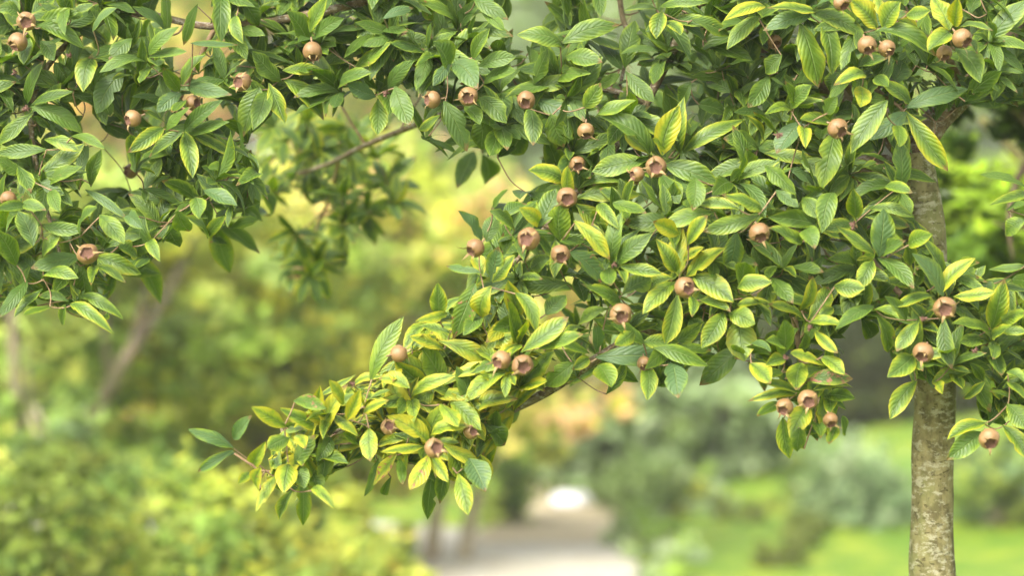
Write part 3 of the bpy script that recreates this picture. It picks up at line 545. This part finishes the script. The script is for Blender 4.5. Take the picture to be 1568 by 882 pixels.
def rosette(c, axis, n, Lr, yel, check=True, arch=None):
    ax = axis.normalized(); u = ax.orthogonal().normalized(); w = ax.cross(u); a0 = frng.uniform(0, 6.28)
    for k in range(n):
        a = a0 + k * 2.4; el = frng.uniform(.55, 1.5)
        d = (u * math.cos(a) + w * math.sin(a)) * math.sin(el) + ax * math.cos(el)
        d = (d + Vector((0, 0, -.26))).normalized(); L = frng.uniform(*Lr)
        L *= frng.choice((1, 1, 1, .85, .6)); tip = c + d * L
        if check:
            q = px(tip); m = px(c + d * L * .55)
            if not ok(*q) or not ok(*m): continue
        nr = ax * .8 + Vector((0, -.3, .55)) + Vector((frng.uniform(-.3, .3), frng.uniform(-.3, .3), frng.uniform(-.2, .2)))
        add_leaf(foliage, c, tip, L * frng.uniform(.26, .38), nr, frng, (yel * frng.uniform(.2, 1.2), frng.uniform(.1, .85), frng.uniform(.3, .6) if frng.random() < .15 else 0, frng.uniform(0, .45) ** 1.3), 6, 2, arch)
twig_ends = []
def local_Y(x, y):
    best = min(shoots, key=lambda q: (q['x'] - x) ** 2 + (q['y'] - y) ** 2 + (4000 if q['k'] else 0)); return best['Y']
def scatter(n, xr, yr, dr, gap, yel, test=ok, Lr=(.060, .110)):
    got = []
    for _ in range(n * 30):
        if len(got) >= n: break
        x = frng.uniform(*xr); y = frng.uniform(*yr)
        if not test(x, y): continue
        Y = frng.uniform(*dr)
        if dr[1] < 1: Y += local_Y(x, y)
        p = at(x, y, Y)
        if any((p - g).length < gap for g in got): continue
        got.append(p)
        ax = Vector((frng.uniform(-.6, .6), frng.uniform(-1, .1), frng.uniform(-.15, .85)))
        rosette(p, ax, frng.randint(7, 11), Lr, yel(x, y) if callable(yel) else yel, test is ok)
        twig_ends.append(p)
yl = lambda x, y: .12 + .22 * max(0, min(1, (y - 150) / 400)) + (.25 if x < 780 and y > 480 else 0)
scatter(230, (-60, 1640), (-60, 760), (.06, .15), .056, yl)
scatter(70, (380, 800), (480, 760), (.05, .12), .052, .75)
scatter(240, (-60, 1640), (-60, 760), (4.34, 4.50), .058, yl)
scatter(26, (1440, 1640), (-60, 170), (4.5, 4.9), .06, .1)
scatter(170, (-60, 1640), (-60, 760), (4.45, 4.75), .075, yl)
scatter(70, (-60, 1640), (-60, 520), (4.75, 5.10), .080, yl)
scatter(80, (-400, 1980), (-400, -40), (4.25, 4.9), .12, yl)
scatter(70, (1640, 1980), (-60, 700), (4.3, 5.0), .10, yl)
scatter(60, (-400, -40), (-60, 480), (4.3, 5.0), .10, yl)
scatter(12, (1385, 1475), (410, 575), (4.14, 4.30), .05, .3)
# the hanging shoot that is out of focus, farther back
HANG = [(395, 190), (640, 190), (600, 250), (605, 320), (560, 340), (540, 400), (515, 440), (480, 430), (440, 440), (450, 370), (420, 330), (390, 300)]
scatter(44, (390, 640), (185, 445), (5.3, 5.8), .06, .45, lambda x, y: inside(HANG, x, y), (.07, .095))  # yellowing raised to put more brightness into these leaves
fo = link('foliage', foliage.mesh('foliage'), M_LEAF, tree); tag(fo, kind='stuff')

# twigs: one to every shoot that can be told apart, the rest joined
from mathutils import kdtree
def grow(ends):
    """joins every end to the nearest wood, nearest ends first, so that later twigs can spring from earlier ones"""
    out = []; todo = list(ends); nodes = [(p, r) for p, r in BR]
    kd = kdtree.KDTree(len(nodes))
    for i, (p, r) in enumerate(nodes): kd.insert(p, i)
    kd.balance()
    todo.sort(key=lambda e: kd.find(e[0])[2])
    for e, keep in todo:
        kd = kdtree.KDTree(len(nodes))
        for i, (p, r) in enumerate(nodes): kd.insert(p, i)
        kd.balance()
        co, i, dist = kd.find(e)
        b, r = nodes[i]; r0 = min(r * .75, .0034, .0016 + dist * .012); r1 = .0014
        midp = b.lerp(e, .5) + Vector((frng.uniform(-.1, .1), frng.uniform(.0, .18), frng.uniform(-.15, .03))) * dist
        P = smooth_path([b, midp, e], 4); m = len(P)
        Rr = [r0 + (r1 - r0) * k / (m - 1) for k in range(m)]
        nodes += list(zip(P[2:], Rr[2:]))
        out.append((P, Rr, keep))
    return out
mbs = MB()
for P, Rr, keep in grow([(at(q['x'], q['y'], q['Y'] + .004), q['n'] >= 2) for q in shoots] + [(p, False) for p in twig_ends]):
    if keep:
        mb = MB(); tube(mb, P, Rr, 5, False); link('twig', mb.mesh('twig'), M_TWIG, tree)
    else: tube(mbs, P, Rr, 5, False)
o = link('twigs', mbs.mesh('twigs'), M_TWIG, tree); tag(o, kind='stuff')

# ------------------------------------------------------------------ medlar tree: fruit
def fruit_mesh():
    prof_ = [(0.0, 1.0), (.10, .995), (.30, .945), (.52, .83), (.72, .65), (.88, .42), (.975, .15), (1.0, -.10), (.97, -.34), (.88, -.56), (.78, -.71), (.70, -.80), (.64, -.86), (.595, -.885), (.555, -.86), (.51, -.78), (.45, -.69), (.28, -.64), (.10, -.66), (0, -.62)]
    mb = MB(); seg = 24; skin_rows = 13
    mb.v.append(Vector((0, 0, prof_[0][1])))
    for i, (r, z) in enumerate(prof_[1:-1], 1):
        for k in range(seg):
            a = 2 * math.pi * k / seg
            rr = r * (1 + (.09 if i > 11 else .03) * math.sin(a * 5 + .4) * (1 if i > 6 else .4) + .02 * math.sin(a * 2 + 1))
            zz = z + (.05 * math.sin(a * 5 + 1.9) + .03 * math.sin(a * 9 + .6) if 9 < i < 16 else 0)
            mb.v.append(Vector((rr * math.cos(a), rr * math.sin(a), zz * .93)))
    mb.v.append(Vector((0, 0, prof_[-1][1] * .93))); last = len(mb.v) - 1; rings = len(prof_) - 2
    for k in range(seg): mb.f.append((0, 1 + k, 1 + (k + 1) % seg)); mb.mi.append(0)
    for i in range(rings - 1):
        for k in range(seg):
            a = 1 + i * seg + k; b = 1 + i * seg + (k + 1) % seg
            mb.f.append((a, a + seg, b + seg, b)); mb.mi.append(0 if i < skin_rows - 1 else 1)
    for k in range(seg): mb.f.append((1 + (rings - 1) * seg + k, last, 1 + (rings - 1) * seg + (k + 1) % seg)); mb.mi.append(1)
    return mb.mesh('medlar_fruit')
def sepal_mesh(curl, length, wid=.12):
    """a dry, pointed sepal: root at the rim, local +X outward, -Z away from the fruit"""
    mb = MB(); n = 7; x = z = 0.0
    for i in range(n + 1):
        t = i / n; ang = .15 + curl * t
        if i: x += math.sin(ang) * length / n; z -= math.cos(ang) * length / n
        w = wid * ((1 - t) ** 1.6 * 2.3 + .55 * (1 - t) ** .6) + .012
        for k in (-1, 0, 1): mb.v.append(Vector((x - (.05 if k == 0 else 0) * (1 - t), k * w * .5, z)))
    for i in range(n):
        for k in range(2):
            a = i * 3 + k; mb.f.append((a, a + 1, a + 4, a + 3))
    me = mb.mesh('sepal'); me.materials.append(M_SEPAL); me.polygons.foreach_set('use_smooth', [True] * len(me.polygons)); return me
FM = fruit_mesh(); FM.materials.append(M_SKIN); FM.materials.append(M_CRATER); FM.polygons.foreach_set('use_smooth', [True] * len(FM.polygons))
SEP = [sepal_mesh(1.6, .85), sepal_mesh(.9, 1.0), sepal_mesh(-.6, .6), sepal_mesh(2.6, 1.2, .11), sepal_mesh(-1.4, .6), sepal_mesh(1.2, 1.3, .11), sepal_mesh(3.0, .9)]
def stalk_mesh():
    mb = MB(); tube(mb, [Vector((0, 0, .85)), Vector((.03, 0, 1.15)), Vector((.12, .05, 1.6))], [.14, .10, .09], 7)
    me = mb.mesh('stalk'); me.materials.append(M_TWIG); return me
STALK = stalk_mesh()
fr = random.Random(8)
for (x, y, r, ax, ay, az, Y) in FRUIT:
    c = at(x, y, Y - .05); rad = r * K * (Y - .05) * fr.uniform(.92, 1.07)
    axis = Vector((ax, -az, ay)).normalized()       # calyx direction; local -Z
    zq = (-axis).to_track_quat('Z', 'Y').to_matrix().to_4x4() @ Matrix.Rotation(fr.uniform(0, 6.28), 4, 'Z')
    o = bpy.data.objects.new('fruit', FM); COL.objects.link(o); o.parent = tree
    o.matrix_world = Matrix.Translation(c) @ zq @ Matrix.Diagonal((rad * fr.uniform(.97, 1.04), rad * fr.uniform(.97, 1.04), rad * fr.uniform(.93, 1.03), 1))
    o.matrix_parent_inverse = Matrix.Translation(-TREE_BASE); o.matrix_basis = Matrix.Translation(c) @ zq @ Matrix.Diagonal((rad * fr.uniform(.97, 1.04), rad * fr.uniform(.97, 1.04), rad * fr.uniform(.93, 1.03), 1))
    for k in range(5):
        if fr.random() < .12: continue
        s = bpy.data.objects.new('sepal', fr.choice(SEP)); COL.objects.link(s); s.parent = o
        a = 2 * math.pi * k / 5 + fr.uniform(-.25, .25)
        s.matrix_basis = Matrix.Rotation(a, 4, 'Z') @ Matrix.Translation((.575, 0, -.79)) @ Matrix.Rotation(fr.uniform(-.5, .35), 4, 'Y') @ Matrix.Rotation(fr.uniform(-.4, .4), 4, 'X') @ Matrix.Diagonal((1, 1, fr.uniform(.7, 1.2), 1))
    s = bpy.data.objects.new('stalk', STALK); COL.objects.link(s); s.parent = o
def dead_mesh():
    mb = MB(); q = random.Random(3)
    for k in range(9):
        a = k * 2.4; el = q.uniform(.5, 1.4); d = Vector((math.cos(a) * math.sin(el), math.sin(a) * math.sin(el), -math.cos(el)))
        e = d.orthogonal().normalized(); L = q.uniform(.7, 1.15); b = len(mb.v)
        mb.v += [e * .16, -e * .16, d * L * .6 + e * .17 + Vector((0, 0, .08)), d * L * .6 - e * .17, d * L + Vector((0, 0, .25))]
        mb.f += [(b, b + 1, b + 3, b + 2), (b + 2, b + 3, b + 4)]
    b = len(mb.v); tube(mb, [Vector((0, 0, .5)), Vector((0, 0, 0)), Vector((0, 0, -.3))], [.2, .38, .2], 8)
    me = mb.mesh('withered_calyx'); me.materials.append(M_DEAD); return me
DM = dead_mesh()
for (x, y, r, Y) in DEAD:
    o = bpy.data.objects.new('withered_calyx', DM); COL.objects.link(o); o.parent = tree
    c = at(x, y, Y - .06); rad = r * K * Y
    zq = Vector((fr.uniform(-.3, .3), 1, fr.uniform(-.2, .3))).to_track_quat('Z', 'Y').to_matrix().to_4x4() @ Matrix.Rotation(fr.uniform(0, 6.28), 4, 'Z')
    o.matrix_parent_inverse = Matrix.Translation(-TREE_BASE); o.matrix_basis = Matrix.Translation(c) @ zq @ Matrix.Diagonal((rad, rad, rad, 1))

# ------------------------------------------------------------------ plants behind, out of focus
G_MID = [(.19, .27, .045), (.25, .34, .055), (.13, .20, .035), (.35, .41, .075)]
G_DARK = [(.045, .062, .010), (.068, .082, .012), (.030, .044, .008)]
G_YEL = [(.38, .42, .035), (.50, .48, .04), (.27, .37, .035), (.20, .30, .03)]
YEL = [(.68, .56, .03), (.75, .60, .04), (.55, .52, .04), (.40, .46, .04)]
AUT = [(.60, .52, .12), (.68, .44, .20), (.68, .40, .19), (.50, .50, .10), (.40, .46, .09), (.56, .54, .13), (.36, .44, .09)]
GREY = [(.25, .33, .14), (.32, .40, .20), (.18, .25, .10), (.40, .47, .26)]
BLUE = [(.15, .23, .10), (.21, .30, .14), (.10, .16, .065)]
OLIVE = [(.31, .39, .07), (.41, .45, .08), (.24, .32, .06), (.50, .50, .10)]
def airy(pal, k=1.22, b=.03): return [(min(.78, r * k), min(.74, g * k), bl * k + b) for r, g, bl in pal]  # lifts and pales leaf colours: hazy brightness put into the palette
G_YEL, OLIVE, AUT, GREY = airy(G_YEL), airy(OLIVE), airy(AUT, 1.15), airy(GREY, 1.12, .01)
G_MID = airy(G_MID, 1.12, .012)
def crown(parent, name, blobs, n, size, pal, seed, shell=.55):
    q = random.Random(seed); mb = MB(); col = []
    tot = sum(b[3] * b[4] * b[5] for b in blobs)
    for (cx, cy, cz, rx, ry, rz) in blobs:
        m = int(n * rx * ry * rz / tot); ncl = max(4, m // 45)
        cl = []
        for _ in range(ncl):
            while True:
                v = Vector((q.uniform(-1, 1), q.uniform(-1, 1), q.uniform(-1, 1)))
                if shell < v.length < 1: break
            if q.random() < .3: v *= q.uniform(.3, 1)
            cl.append((Vector((cx + v.x * rx, cy + v.y * ry, cz + v.z * rz)), q.uniform(.10, .24) * (rx + rz), q.choice(pal), q.uniform(.75, 1.25)))
        for _ in range(m):
            c, rr, base, br = q.choice(cl); cc = Vector((cx, cy, cz - .3 * rz))
            p = c + Vector((q.gauss(0, .5), q.gauss(0, .5), q.gauss(0, .4))) * rr
            if p.z < .01: p.z = abs(p.z) + .02
            d = Vector((q.uniform(-1, 1), q.uniform(-1, 1), q.uniform(-.9, .5))).normalized()
            nn = Vector((q.uniform(-.6, .6), q.uniform(-.6, .6), q.uniform(.1, 1.3))) + (p - cc).normalized() * .8; s_ = d.cross(nn).normalized(); s = size * q.uniform(.6, 1.3); up = d.cross(s_) * (.12 * s)
            b = len(mb.v)
            mb.v += [p - d * s * .5, p + s_ * s * .24 + up, p + d * s * .5, p - s_ * s * .24 + up]
            mb.f += [(b, b + 1, b + 2), (b, b + 2, b + 3)]
            o_ = q.choice(pal) if q.random() < .35 else base; k = br * q.choice((.7, .85, 1, 1, 1.15, 1.35))
            col += [(o_[0] * k, o_[1] * k, o_[2] * k, 1)] * 4
    mb.at['tint'] = col
    o = link(name, mb.mesh(name), M_BG, parent, False); return o
def stems(parent, name, lines, mat=None):
    for pts, r0, r1 in lines:
        mb = MB(); P = smooth_path([Vector(p) for p in pts], 4); m = len(P)
        tube(mb, P, [r0 + (r1 - r0) * i / (m - 1) for i in range(m)], 8, True, .15)
        link(name, mb.mesh(name), mat or M_BGBARK, parent)
SEED = [100]
def plant(name, label, cat, pxs, Y, blobs, n, size, pal, lines=None, mat=None, group=None, sname='trunk', shell=.25):
    """blobs in photo pixels: x, y, half width, half height (at distance Y), depth half size in metres"""
    SEED[0] += 1; q = random.Random(SEED[0])
    bx = at(pxs, 441, Y); base = Vector((bx.x, Y, ground_h(bx.x, Y)))
    e = empty(name, base); tag(e, label, cat, group)
    B = []
    for (x, y, hw, hh, dep) in blobs:
        c = at(x, y, Y); B.append((c.x, Y, c.z, hw * K * Y, dep, hh * K * Y))
    crown(e, 'crown', B, n, size, pal, SEED[0], shell)
    L = []
    if lines:
        for ln in lines:
            pts = [at(x, y, Y + dy) for x, y, dy in ln[0]]
            L.append((pts, ln[1], ln[2]))
    else:
        for k in range(4):
            c = q.choice(B); L.append(([base + Vector((q.uniform(-.1, .1), q.uniform(-.1, .1), -.03)), base.lerp(Vector((c[0], c[1], c[2])), .5) + Vector((q.uniform(-.1, .1), 0, 0)), Vector((c[0], c[1], c[2])) + Vector((q.uniform(-.4, .4) * c[3], 0, q.uniform(0, .5) * c[5]))], .02 + .01 * q.random(), .006))
    stems(e, sname, L, mat)
    return e
def gp(px_, Y):  # photo row of the ground below photo column px_ at distance Y
    x = (px_ - 784) * K * Y; return 441 + (CAM_Z - ground_h(x, Y)) / (K * Y)

# low planting on the bank
LOW = [(.14, .17, .04), (.10, .13, .03), (.20, .24, .05)]
def strip_bed(label, pts, h, n, pal):
    c = pts[len(pts) // 2]; e = empty('ground_cover', Vector((c[0], c[1], ground_h(*c)))); tag(e, label, 'plants')
    SEED[0] += 1
    crown(e, 'crown', [(x, y, ground_h(x, y) + h * .5, .28, .22, h * .6) for x, y in pts], n, .09, pal, SEED[0], .3)
    stems(e, 'stem', [([(x, y, ground_h(x, y) - .02), (x + .03, y, ground_h(x, y) + h * .4), (x + .05, y + .03, ground_h(x, y) + h * .9)], .012, .004) for x, y in pts])
strip_bed('low dark strip of ground cover across the lawn, nearer one', [(1.50, 13.9), (1.68, 14.6), (1.86, 15.3), (2.05, 16.0)], .09, 900, LOW)
strip_bed('low dark strip of ground cover across the lawn, farther one', [(1.66, 16.4), (1.95, 17.1), (2.25, 17.8), (2.55, 18.5)], .10, 900, LOW)
strip_bed('low green tufts along the right edge of the path', [(.80, 13.2), (.86, 14.0), (.82, 14.8), (.95, 15.6)], .20, 900, G_YEL[2:] + GREY)
strip_bed('low green tufts along the left edge of the path', [(-.85, 13.1), (-.75, 13.8), (-.80, 14.5)], .16, 700, G_YEL)
# near shrubs, lower left
plant('leafy_shrub', 'low green shrub filling the lower left corner', 'shrub', 60, 8.6, [(40, 860, 190, 190, .6), (-120, 780, 150, 240, .6)], 3000, .085, [(.13, .18, .03), (.18, .24, .035), (.08, .13, .022), (.26, .30, .05)], sname='stem')
plant('leafy_shrub', 'yellow-green shrub below the branch tip, beside the low corner shrub', 'shrub', 300, 9.2, [(270, 860, 170, 170, .6), (390, 880, 120, 150, .5)], 3000, .085, G_YEL + G_MID, sname='stem')
plant('leafy_shrub', 'bright yellow shrub at the bottom under the hanging medlar leaves', 'shrub', 560, 10.0, [(545, 850, 110, 90, .5), (480, 900, 90, 90, .5), (600, 900, 60, 80, .4)], 2400, .08, [(.52, .50, .08), (.44, .47, .08), (.34, .41, .07), (.30, .38, .07), (.26, .35, .06), (.56, .44, .10)], sname='stem')
plant('leafy_shrub', 'bluish-green shrub between thin stems at the far left', 'shrub', 130, 10.6, [(120, 670, 90, 70, .5), (60, 640, 70, 60, .4), (150, 800, 110, 120, .5)], 1500, .10, GREY[2:3] + G_MID, sname='stem')
# slender trees on the left
plant('slender_tree', 'slender green tree with an upright stem at the left edge', 'tree', 35, 11.6, [(20, 540, 150, 150, .7), (-40, 350, 200, 160, .8), (90, 330, 150, 120, .8)], 5000, .12, G_MID + OLIVE, [([(30, gp(30, 10.7) + 5, -.9), (34, 700, -.9), (22, 560, -.9), (15, 380, -.6)], .034, .018), ([(78, gp(78, 10.7) + 5, -.9), (70, 720, -.9), (50, 640, -.9), (40, 520, -.6)], .02, .01)], M_BGBARK_MID)
plant('slender_tree', 'leaning pale-stemmed tree behind the left shrubs', 'tree', 120, 12.4, [(240, 480, 150, 110, .7), (330, 560, 130, 120, .7), (200, 560, 110, 110, .7), (300, 360, 180, 120, .8)], 5600, .125, OLIVE + G_YEL , [([(90, gp(90, 11.4) + 5, -1.0), (120, 700, -1.0), (165, 595, -1.0), (205, 530, -1.0), (250, 460, -.8), (300, 360, -.3)], .048, .018), ([(170, 585, -1.0), (160, 510, -1.0), (172, 440, -.7)], .022, .01), ([(205, 530, -1.0), (215, 480, -1.0), (235, 400, -.7)], .02, .008)], M_BGBARK_MID)
plant('slender_tree', 'green tree with yellow flecks behind the branch tip', 'tree', 420, 13.0, [(400, 600, 130, 150, .8), (480, 470, 130, 110, .8), (330, 720, 120, 120, .7), (480, 740, 100, 110, .7)], 6000, .125, G_MID + G_YEL + [(.5, .45, .06)], [([(395, gp(395, 13) + 5, 0), (400, 700, 0), (415, 560, 0), (450, 430, .1)], .05, .02)])
# the autumn tree in the middle
plant('autumn_tree', 'orange and yellow autumn tree with twin pale trunks behind the branch', 'tree', 690, 14.0, [(560, 560, 130, 110, .9), (690, 640, 130, 110, .9), (640, 330, 170, 120, 1.0), (800, 640, 110, 80, .8), (520, 400, 130, 110, .9), (860, 590, 110, 80, .8), (560, 690, 90, 70, .7), (770, 420, 140, 120, .9)], 9500, .135, AUT + G_YEL , [([(660, gp(660, 14) + 5, 0), (664, 820, 0), (676, 740, 0), (690, 600, .1), (660, 420, .2)], .055, .025), ([(712, gp(712, 14) + 5, .1), (716, 820, .1), (735, 740, .1), (760, 640, .1), (780, 470, .2)], .05, .02)])
# middle right
plant('grey_green_tree', 'grey-green round tree with a dark trunk right of the path', 'tree', 1125, 19.5, [(960, 650, 130, 90, 1.0), (1060, 680, 110, 80, 1.0), (900, 720, 90, 60, .8), (1130, 640, 100, 90, 1.0), (1000, 560, 150, 90, 1.0), (850, 660, 90, 90, .9)], 6500, .16, GREY + [(.14, .21, .06), (.20, .28, .07)], [([(1132, gp(1132, 19.5) + 4, 0), (1128, 770, 0), (1118, 700, 0), (1100, 620, .2)], .085, .05), ([(1124, 740, 0), (1080, 680, .1), (1000, 640, .2)], .04, .015), ([(1120, 710, 0), (1150, 660, .1), (1160, 600, .1)], .04, .02)], M_BGBARK_DARK)
plant('rounded_shrub', 'dull green shrub at the foot of the grey-green tree by the path', 'shrub', 1010, 17.2, [(1000, 790, 85, 60, .6), (960, 740, 70, 50, .5)], 2600, .09, [(.10, .15, .045), (.14, .20, .06), (.19, .26, .08)], sname='stem')
plant('rounded_shrub', 'dark green shrub on the left of the path, under the autumn tree', 'shrub', 770, 16.2, [(775, 730, 50, 70, .5), (755, 790, 30, 50, .4)], 2000, .08, G_MID + [(.08, .14, .04)], sname='stem')
plant('rounded_shrub', 'small yellow-green shrub beside the dark trunk on the lawn', 'shrub', 1085, 17.0, [(1080, 790, 45, 45, .4), (1050, 830, 50, 40, .4)], 1700, .08, G_YEL + GREY, sname='stem')
plant('rounded_shrub', 'bluish-green rounded shrub just left of the medlar trunk', 'shrub', 1320, 16.0, [(1300, 735, 75, 70, .6), (1355, 785, 80, 70, .6), (1280, 800, 70, 55, .5)], 4200, .075, BLUE + GREY + [(.20, .29, .09)], sname='stem')
plant('rounded_shrub', 'green shrub with a shaded base right of the medlar trunk', 'shrub', 1510, 15.5, [(1530, 735, 85, 50, .7), (1610, 740, 80, 60, .7), (1485, 715, 40, 45, .6), (1540, 690, 60, 40, .6)], 4200, .08, G_MID + BLUE, sname='stem')
plant('dark_evergreen', 'dark evergreen behind the lawn, left of the medlar trunk', 'tree', 1330, 22.5, [(1320, 590, 90, 90, .8), (1240, 570, 80, 110, .8), (1400, 570, 80, 110, .8)], 5000, .14, G_DARK, mat=M_BGBARK_DARK)
plant('dark_evergreen', 'dark evergreen behind the lawn, right of the medlar trunk', 'tree', 1520, 23.5, [(1510, 580, 80, 100, .8), (1600, 560, 90, 120, .8)], 4200, .14, G_DARK + G_MID[:1], mat=M_BGBARK_DARK)
plant('lime_green_tree', 'lime-green leafy tree showing behind the trunk at the right edge', 'tree', 1600, 7.2, [(1490, 330, 90, 130, .4), (1530, 470, 100, 120, .4), (1630, 330, 120, 140, .4), (1640, 500, 120, 130, .4), (1460, 260, 50, 70, .3)], 5600, .075, [(.20, .30, .02), (.28, .38, .025), (.12, .21, .02), (.06, .12, .012)], [([(1640, gp(1640, 7.2) + 8, 0), (1630, 800, 0), (1640, 560, 0), (1600, 330, .1), (1560, 240, .1), (1500, 180, .1)], .05, .012), ([(1600, 330, .1), (1550, 300, 0), (1530, 250, 0)], .018, .008)], M_BGBARK_DARK)
plant('dark_standin_tree', 'added dark-leaved tree in the top right corner, imitating shadowed medlar leaves behind the fork', 'tree', 1700, 5.9, [(1490, 60, 70, 90, .3), (1560, 110, 80, 100, .35), (1640, 110, 90, 120, .4), (1490, 165, 40, 40, .25), (1700, 0, 100, 120, .4)], 2300, .075, [(.035, .065, .009), (.055, .095, .012), (.022, .042, .007), (.09, .14, .016)], [([(1720, gp(1720, 5.9) + 8, 0), (1715, 800, 0), (1700, 500, 0), (1650, 300, 0), (1590, 200, 0), (1520, 130, .05), (1480, 60, .05)], .045, .008), ([(1600, 215, 0), (1560, 270, 0), (1545, 340, -.05), (1552, 400, -.05)], .012, .004), ([(1650, 300, 0), (1600, 330, .05), (1560, 350, .05), (1520, 340, .05)], .010, .003)], M_BGBARK_DARK)  # added to imitate shadowed medlar leaves; the shade is put into leaf colours
# far trees that close the view
fars = [(-260, 30, 'mid'), (60, 33, 'olive'), (330, 31, 'yel'), (600, 36, 'yel'), (860, 34, 'grey'), (1080, 38, 'mid'), (1330, 36, 'dark'), (1600, 34, 'mid'), (1850, 32, 'dark')]
FL = {-260: 'tall far tree beyond the left edge of the hedge line', 60: 'tall olive far tree behind the slender tree at the left edge', 330: 'tall yellow-green far tree behind the leaning pale stem', 600: 'tall yellow-green far tree behind the autumn tree', 860: 'tall grey-green far tree beyond the end of the path', 1080: 'tall green far tree behind the grey-green round tree', 1330: 'tall dark far tree behind the left dark evergreen', 1600: 'tall green far tree behind the right dark evergreen', 1850: 'tall dark far tree at the far right'}
PAL = dict(mid=G_MID + G_YEL[2:], olive=OLIVE + G_YEL, yel=G_YEL + AUT[:3], grey=GREY + G_MID[:2], dark=G_DARK + G_MID[:2])
for x, Y, kd in fars:
    plant('far_tree', FL[x], 'tree', x, Y, [(x, 520, 190, 120, 1.6), (x + 40, 330, 200, 150, 1.8), (x - 50, 140, 190, 150, 1.8), (x + 30, 0, 190, 120, 1.5), (x - 20, -150, 180, 120, 1.5)], 10000, .34, PAL[kd], [([(x, gp(x, Y) + 3, 0), (x + 8, 560, 0), (x - 10, 300, .2), (x, 80, .3)], .16, .05)], group='far trees closing the view', shell=.15)
# unidentified white patch at the end of the path, shaped as a lump
def white_lump():
    mb = MB(); c = at(880, 772, 17.6); q = random.Random(4); nu, nv = 18, 10; rx, ry, rz = .19, .13, .06
    gz = ground_h(c.x, c.y)
    for j in range(nv + 1):
        th = math.pi * j / nv
        for i in range(nu):
            a = 2 * math.pi * i / nu; d = Vector((math.sin(th) * math.cos(a), math.sin(th) * math.sin(a), math.cos(th)))
            k = 1 + .18 * noise.noise(d * 1.6 + Vector((7, 2, 1))) + .06 * noise.noise(d * 5)
            mb.v.append(Vector((c.x + d.x * rx * k, c.y + d.y * ry * k, c.z + d.z * rz * k)))
    zmin = min(v.z for v in mb.v)
    for v in mb.v: v.z += gz - zmin - .01
    for j in range(nv):
        for i in range(nu):
            a = j * nu + i; b = j * nu + (i + 1) % nu; mb.f.append((a, a + nu, b + nu, b))
    o = link('white_lump', mb.mesh('white_lump'), M_WHITE); tag(o, 'unidentified white patch at the far end of the path, shaped as a low rounded lump', 'stone')
white_lump()

# ------------------------------------------------------------------ damp air
def haze():
    m, nt = new_mat('haze_air'); out = N(nt, 'OutputMaterial'); v = N(nt, 'VolumePrincipled')
    v.inputs['Color'].default_value = (.97, .96, .84, 1); v.inputs['Density'].default_value = .0018; v.inputs['Anisotropy'].default_value = .1
    nt.links.new(v.outputs[0], out.inputs['Volume'])
    x0, x1, y0, y1, z0, z1 = -170, 170, -35, 420, -1.2, 16.0
    mb = MB(); mb.v = [(x, y, z) for z in (z0, z1) for x, y in ((x0, y0), (x1, y0), (x1, y1), (x0, y1))]
    mb.f = [(3, 2, 1, 0), (4, 5, 6, 7), (0, 1, 5, 4), (1, 2, 6, 5), (2, 3, 7, 6), (3, 0, 4, 7)]
    o = link('haze', mb.mesh('haze'), m, None, False); tag(o, 'thin pale haze hanging over the garden', kind='stuff')
haze()
